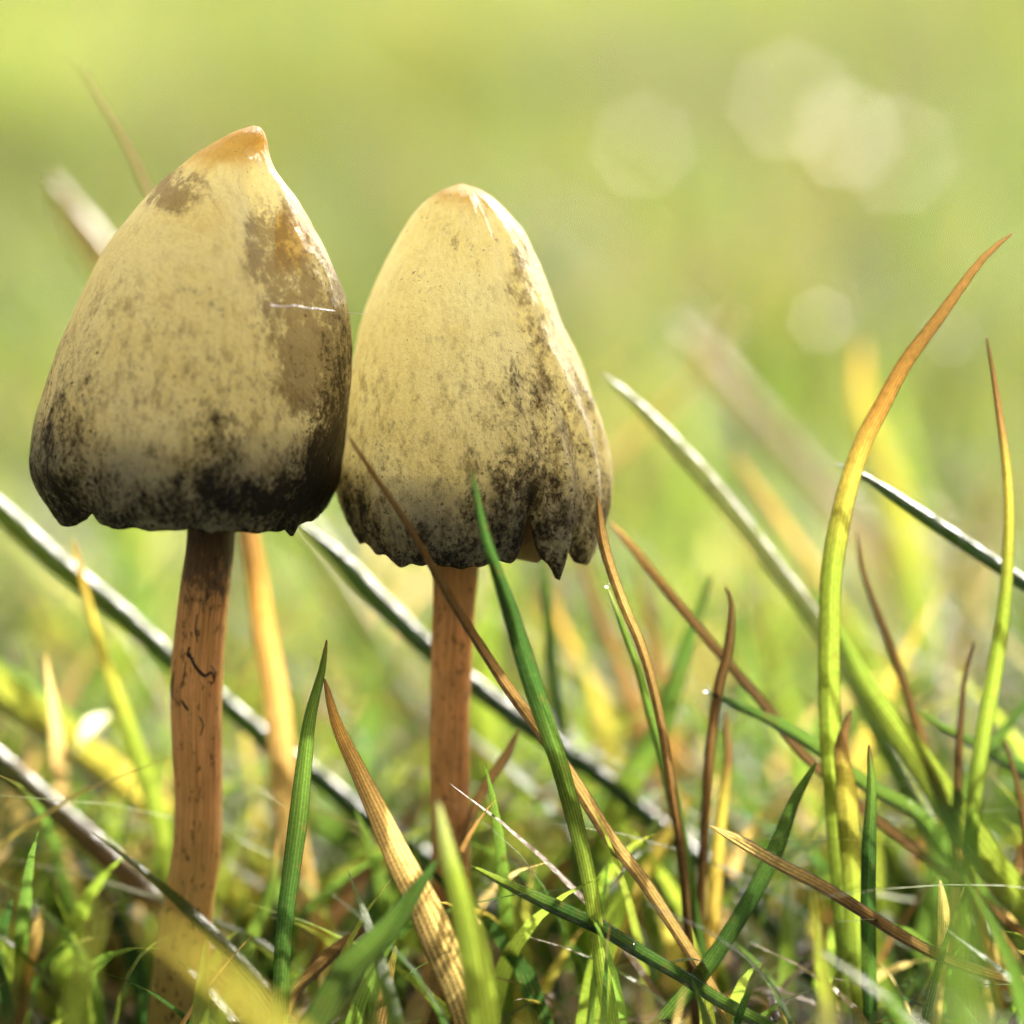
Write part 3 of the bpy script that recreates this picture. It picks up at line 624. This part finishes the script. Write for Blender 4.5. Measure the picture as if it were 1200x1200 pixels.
# ------------------------------------------------------------------ turf nobody could count
def turf(name, n, area, hfun, label, palette, wrange, lean=(.1, .9), lay=False, seg=6):
    x, y = area(n); n = len(x)
    h = hfun(x, y)
    az = rng.uniform(0, 2 * np.pi, n)
    ln = rng.uniform(*lean, n) * h
    wd = rng.uniform(*wrange, n)
    t = np.linspace(0, 1, seg + 1)
    dirv = np.stack([np.cos(az), np.sin(az)], 1)
    bend = rng.uniform(1.2, 2.6, n)
    hor = ln[:, None] * t[None] ** bend[:, None]
    zz = h[:, None] * (t[None] - .28 * (ln / h)[:, None] * t[None] ** 2)
    if lay:
        hor = ln[:, None] * t[None]; zz = .02 + h[:, None] * np.sin(np.pi * t)[None]
    base = np.stack([x, y, ground_z(x, y) - .03], 1)
    C = base[:, None] + np.stack([dirv[:, 0:1] * hor, dirv[:, 1:2] * hor, zz], -1)
    yaw = az + np.pi / 2 + rng.normal(0, .6, n)
    W = np.stack([np.cos(yaw), np.sin(yaw), np.zeros(n)], 1)
    wprof = (1 - t ** 2.2) * (.75 + .25 * np.minimum(1, t * 4)) + .03
    off = W[:, None] * (wd[:, None] * wprof[None])[..., None]
    crease = np.zeros_like(C); crease[..., :2] = -dirv[:, None] * (wd[:, None] * wprof[None] * .45)[..., None]
    V = np.stack([C - off, C + crease, C + off], 2)                       # n, seg+1, 3, 3
    nv = (seg + 1) * 3
    f0 = grid_faces(seg + 1, 3)
    F = (f0[None] + (np.arange(n) * nv)[:, None, None]).reshape(-1, 4)
    pal = np.array([p_[1] for p_ in palette]); pr = np.array([p_[0] for p_ in palette]); pr = pr / pr.sum()
    k = rng.choice(len(pal), n, p=pr)
    patch = np.sin(x * .33 + 1.1) * np.sin(y * .17 + .6) + .7 * np.sin(x * .11 - y * .07 + 2) + .5 * np.sin(x * .8 + y * .5)
    c = pal[k] * rng.uniform(.65, 1.3, (n, 1)) * rng.uniform(.9, 1.1, (n, 3)) * np.clip(.88 + .36 * patch, .4, 1.4)[:, None]
    tipc = np.array([TAN, BROWN, LIME, YEL])[rng.choice(4, n)]
    mixt = (np.clip((t - .72) / .28, 0, 1)[None] * (rng.random(n) < .35)[:, None])[..., None]
    cv = c[:, None] * (1 - mixt) + tipc[:, None] * mixt
    cv = np.repeat(cv[:, :, None], 3, 2)
    uv = np.stack(np.broadcast_arrays(np.array([-1, 0, 1.])[None, None], (t * 5)[None, :, None] + rng.uniform(0, 9, n)[:, None, None]), -1)
    o = mesh_obj(name, V.reshape(-1, 3), F, M_FIELD, cols=cv.reshape(-1, 3), uvs=uv.reshape(-1, 2))
    o['kind'] = 'stuff'; tag(o, label, 'grass')
    LEAF_PTS.append(C.reshape(-1, 3))
    return o
def keep_clear(x, y, r=.28):
    b = (np.hypot(x - base1.x, y - base1.y) > r) & (np.hypot(x - base2.x, y - base2.y) > r)
    return b
PAL = [(3, GREEN), (1.2, DGREEN), (4, LIME), (.8, YEL), (.6, STRAW), (.6, BROWN)]
PALF = [(3, (.075, .13, .028)), (1.0, DGREEN), (4.5, (.13, .19, .035)), (.7, (.22, .22, .06)), (.6, STRAW), (.25, BROWN)]
def area_near(n):
    x = rng.uniform(-9, 9, n); y = rng.uniform(-.4, 9, n); m = keep_clear(x, y); return x[m], y[m]
def h_near(x, y): return np.clip(rng.gamma(5, .25, len(x)) + .3, .45, 2.5) * np.interp(y, (-.4, .8, 3), (.66, .9, 1))
turf('near_turf', 2600, area_near, h_near, 'short tangled turf grass around the feet of the mushrooms', PAL, (.02, .07), (.3, 1.3))
def area_tall(n):
    x = rng.uniform(-5, 5, n); y = rng.uniform(.6, 7, n); return x, y
turf('taller_turf', 520, area_tall, lambda x, y: rng.uniform(1.1, 2.9, len(x)) * np.interp(x, (-2, 1), (.85, 1.0)), 'taller loose blurred grass just behind the mushrooms', PAL, (.016, .046), (.3, 1.5), seg=10)
def area_front(n):
    x = rng.uniform(-8, 8, n); y = rng.uniform(-9, -.5, n); m = keep_clear(x, y, .45); return x[m], y[m]
turf('front_turf', 800, area_front, lambda x, y: np.clip(rng.gamma(6, .12, len(x)) + .25, .35, 1.3) * np.interp(y, (-9, -5, -3, -.5), (1.7, 1.6, 1.25, .95)), 'low blurred turf grass before the mushrooms', PAL, (.025, .065), (.2, 1.0))
def area_far(n):
    d = 260 * rng.random(n) ** .9 + 7; x = rng.uniform(-1, 1, n) * (9 + d * .30); return x, d
turf('meadow_grass', 60000, area_far, lambda x, y: np.clip(rng.gamma(7, .24, len(x)), .5, 3.0), 'sunlit blurred meadow grass stretching away behind the mushrooms', PALF, (.03, .075), (.2, 1.2), seg=5)
def area_thatch(n):
    return rng.uniform(-12, 12, n), rng.uniform(-8, 14, n)
turf('dead_thatch', 4200, area_thatch, lambda x, y: rng.uniform(.04, .35, len(x)), 'dead straw and brown blades matted on the soil', [(.6, STRAW), (1.5, TAN), (4, BROWN), (4, DBROWN), (2, GREEN)], (.02, .05), (3, 9), lay=True)

# ------------------------------------------------------------------ dewdrops
def drop_mesh():
    import bmesh
    bm = bmesh.new(); bmesh.ops.create_icosphere(bm, subdivisions=3, radius=1)
    for v in bm.verts:
        if v.co.z < 0: v.co.z *= .8
    me = bpy.data.meshes.new('dewdrop'); bm.to_mesh(me); bm.free()
    for p_ in me.polygons: p_.use_smooth = True
    me.materials.append(M_DEW); return me
DM = drop_mesh()
DROPS = [(385, 1002, 1.1, 5, 'behind the dead tan blade'), (268, 1096, 1.0, 5, 'beside the larger stem foot'), (812, 992, .2, 5, 'upper of a pair at the wiry brown stalk'),
  (822, 1000, .2, 5, 'lower of a pair at the wiry brown stalk'), (1190, 1030, .8, 7, 'behind the broad bright blade'), (828, 811, .1, 4, 'on the tip of the arching low green blade'),
  (748, 1110, -.6, 4, 'on the green blade creeping from the smaller stem'), (680, 888, 1.0, 7, 'largest on the dark sheened blade behind the smaller stem'),
  (430, 925, 1.1, 5, 'above the dead tan blade'), (1060, 925, .4, 6, 'upper of two behind the stiff dark blade'), (1075, 935, .4, 5, 'lower of two behind the stiff dark blade'),
  (620, 1100, .6, 4, 'in the low tangle right by the smaller stem'), (850, 905, 2, 6, 'behind the short yellow blade'), (715, 690, -.1, 3, 'on the tip of the narrow deep green blade')]
FAR = [(970, 370, 11, 13), (1000, 150, 26, 19), (1060, 175, 32, 19), (760, 165, 24, 14), (935, 110, 34, 19), (860, 380, 8, 8), (880, 700, 3.5, 8), (860, 715, 3.5, 8), (1120, 390, 10, 10), (700, 545, 7, 7), (20, 700, 6, 8), (1060, 640, 6, 7)]
near_pts = np.concatenate([q for q in LEAF_PTS if len(q) < 60000])
for q_, (px, py, y, r) in enumerate(FAR):                             # the far drops hang on thin tall stalks
    p_ = at(px, py, y); e = .35 * (-1) ** q_
    st = tube('grass_blade', [p_, p_ + Vector((-e * .3, .05, -p_.z * .4)), Vector((p_.x - e, p_.y + .2, -.2))], [.02, .03, .045], M_FARSTALK, None, 6, (p_.x, p_.y, 0), 14)
    st.location = (p_.x, p_.y, 0)
    tag(st, 'thin tall grass stalk in the meadow topped by a blurred dewdrop', 'grass blade', 'stalks carrying far dewdrops')
for px, py, y, r, where in DROPS + [f_ + (None,) for f_ in FAR]:
    d = bpy.data.objects.new('dewdrop', DM); COL.objects.link(d)
    q = at(px, py, y); rr = cm(r, y)
    if where:                                                         # sit on the nearest leaf
        k = near_pts[np.argmin(np.linalg.norm(near_pts - np.array(q), axis=1))]; q = Vector(k) + Vector((0, -rr * .6, rr * .7))
    d.location = q; d.scale = (rr,) * 3
    tag(d, 'clear dewdrop ' + where if where else 'dewdrop in the meadow blurred to a pale disc', 'dewdrop', 'dewdrops on the grass')
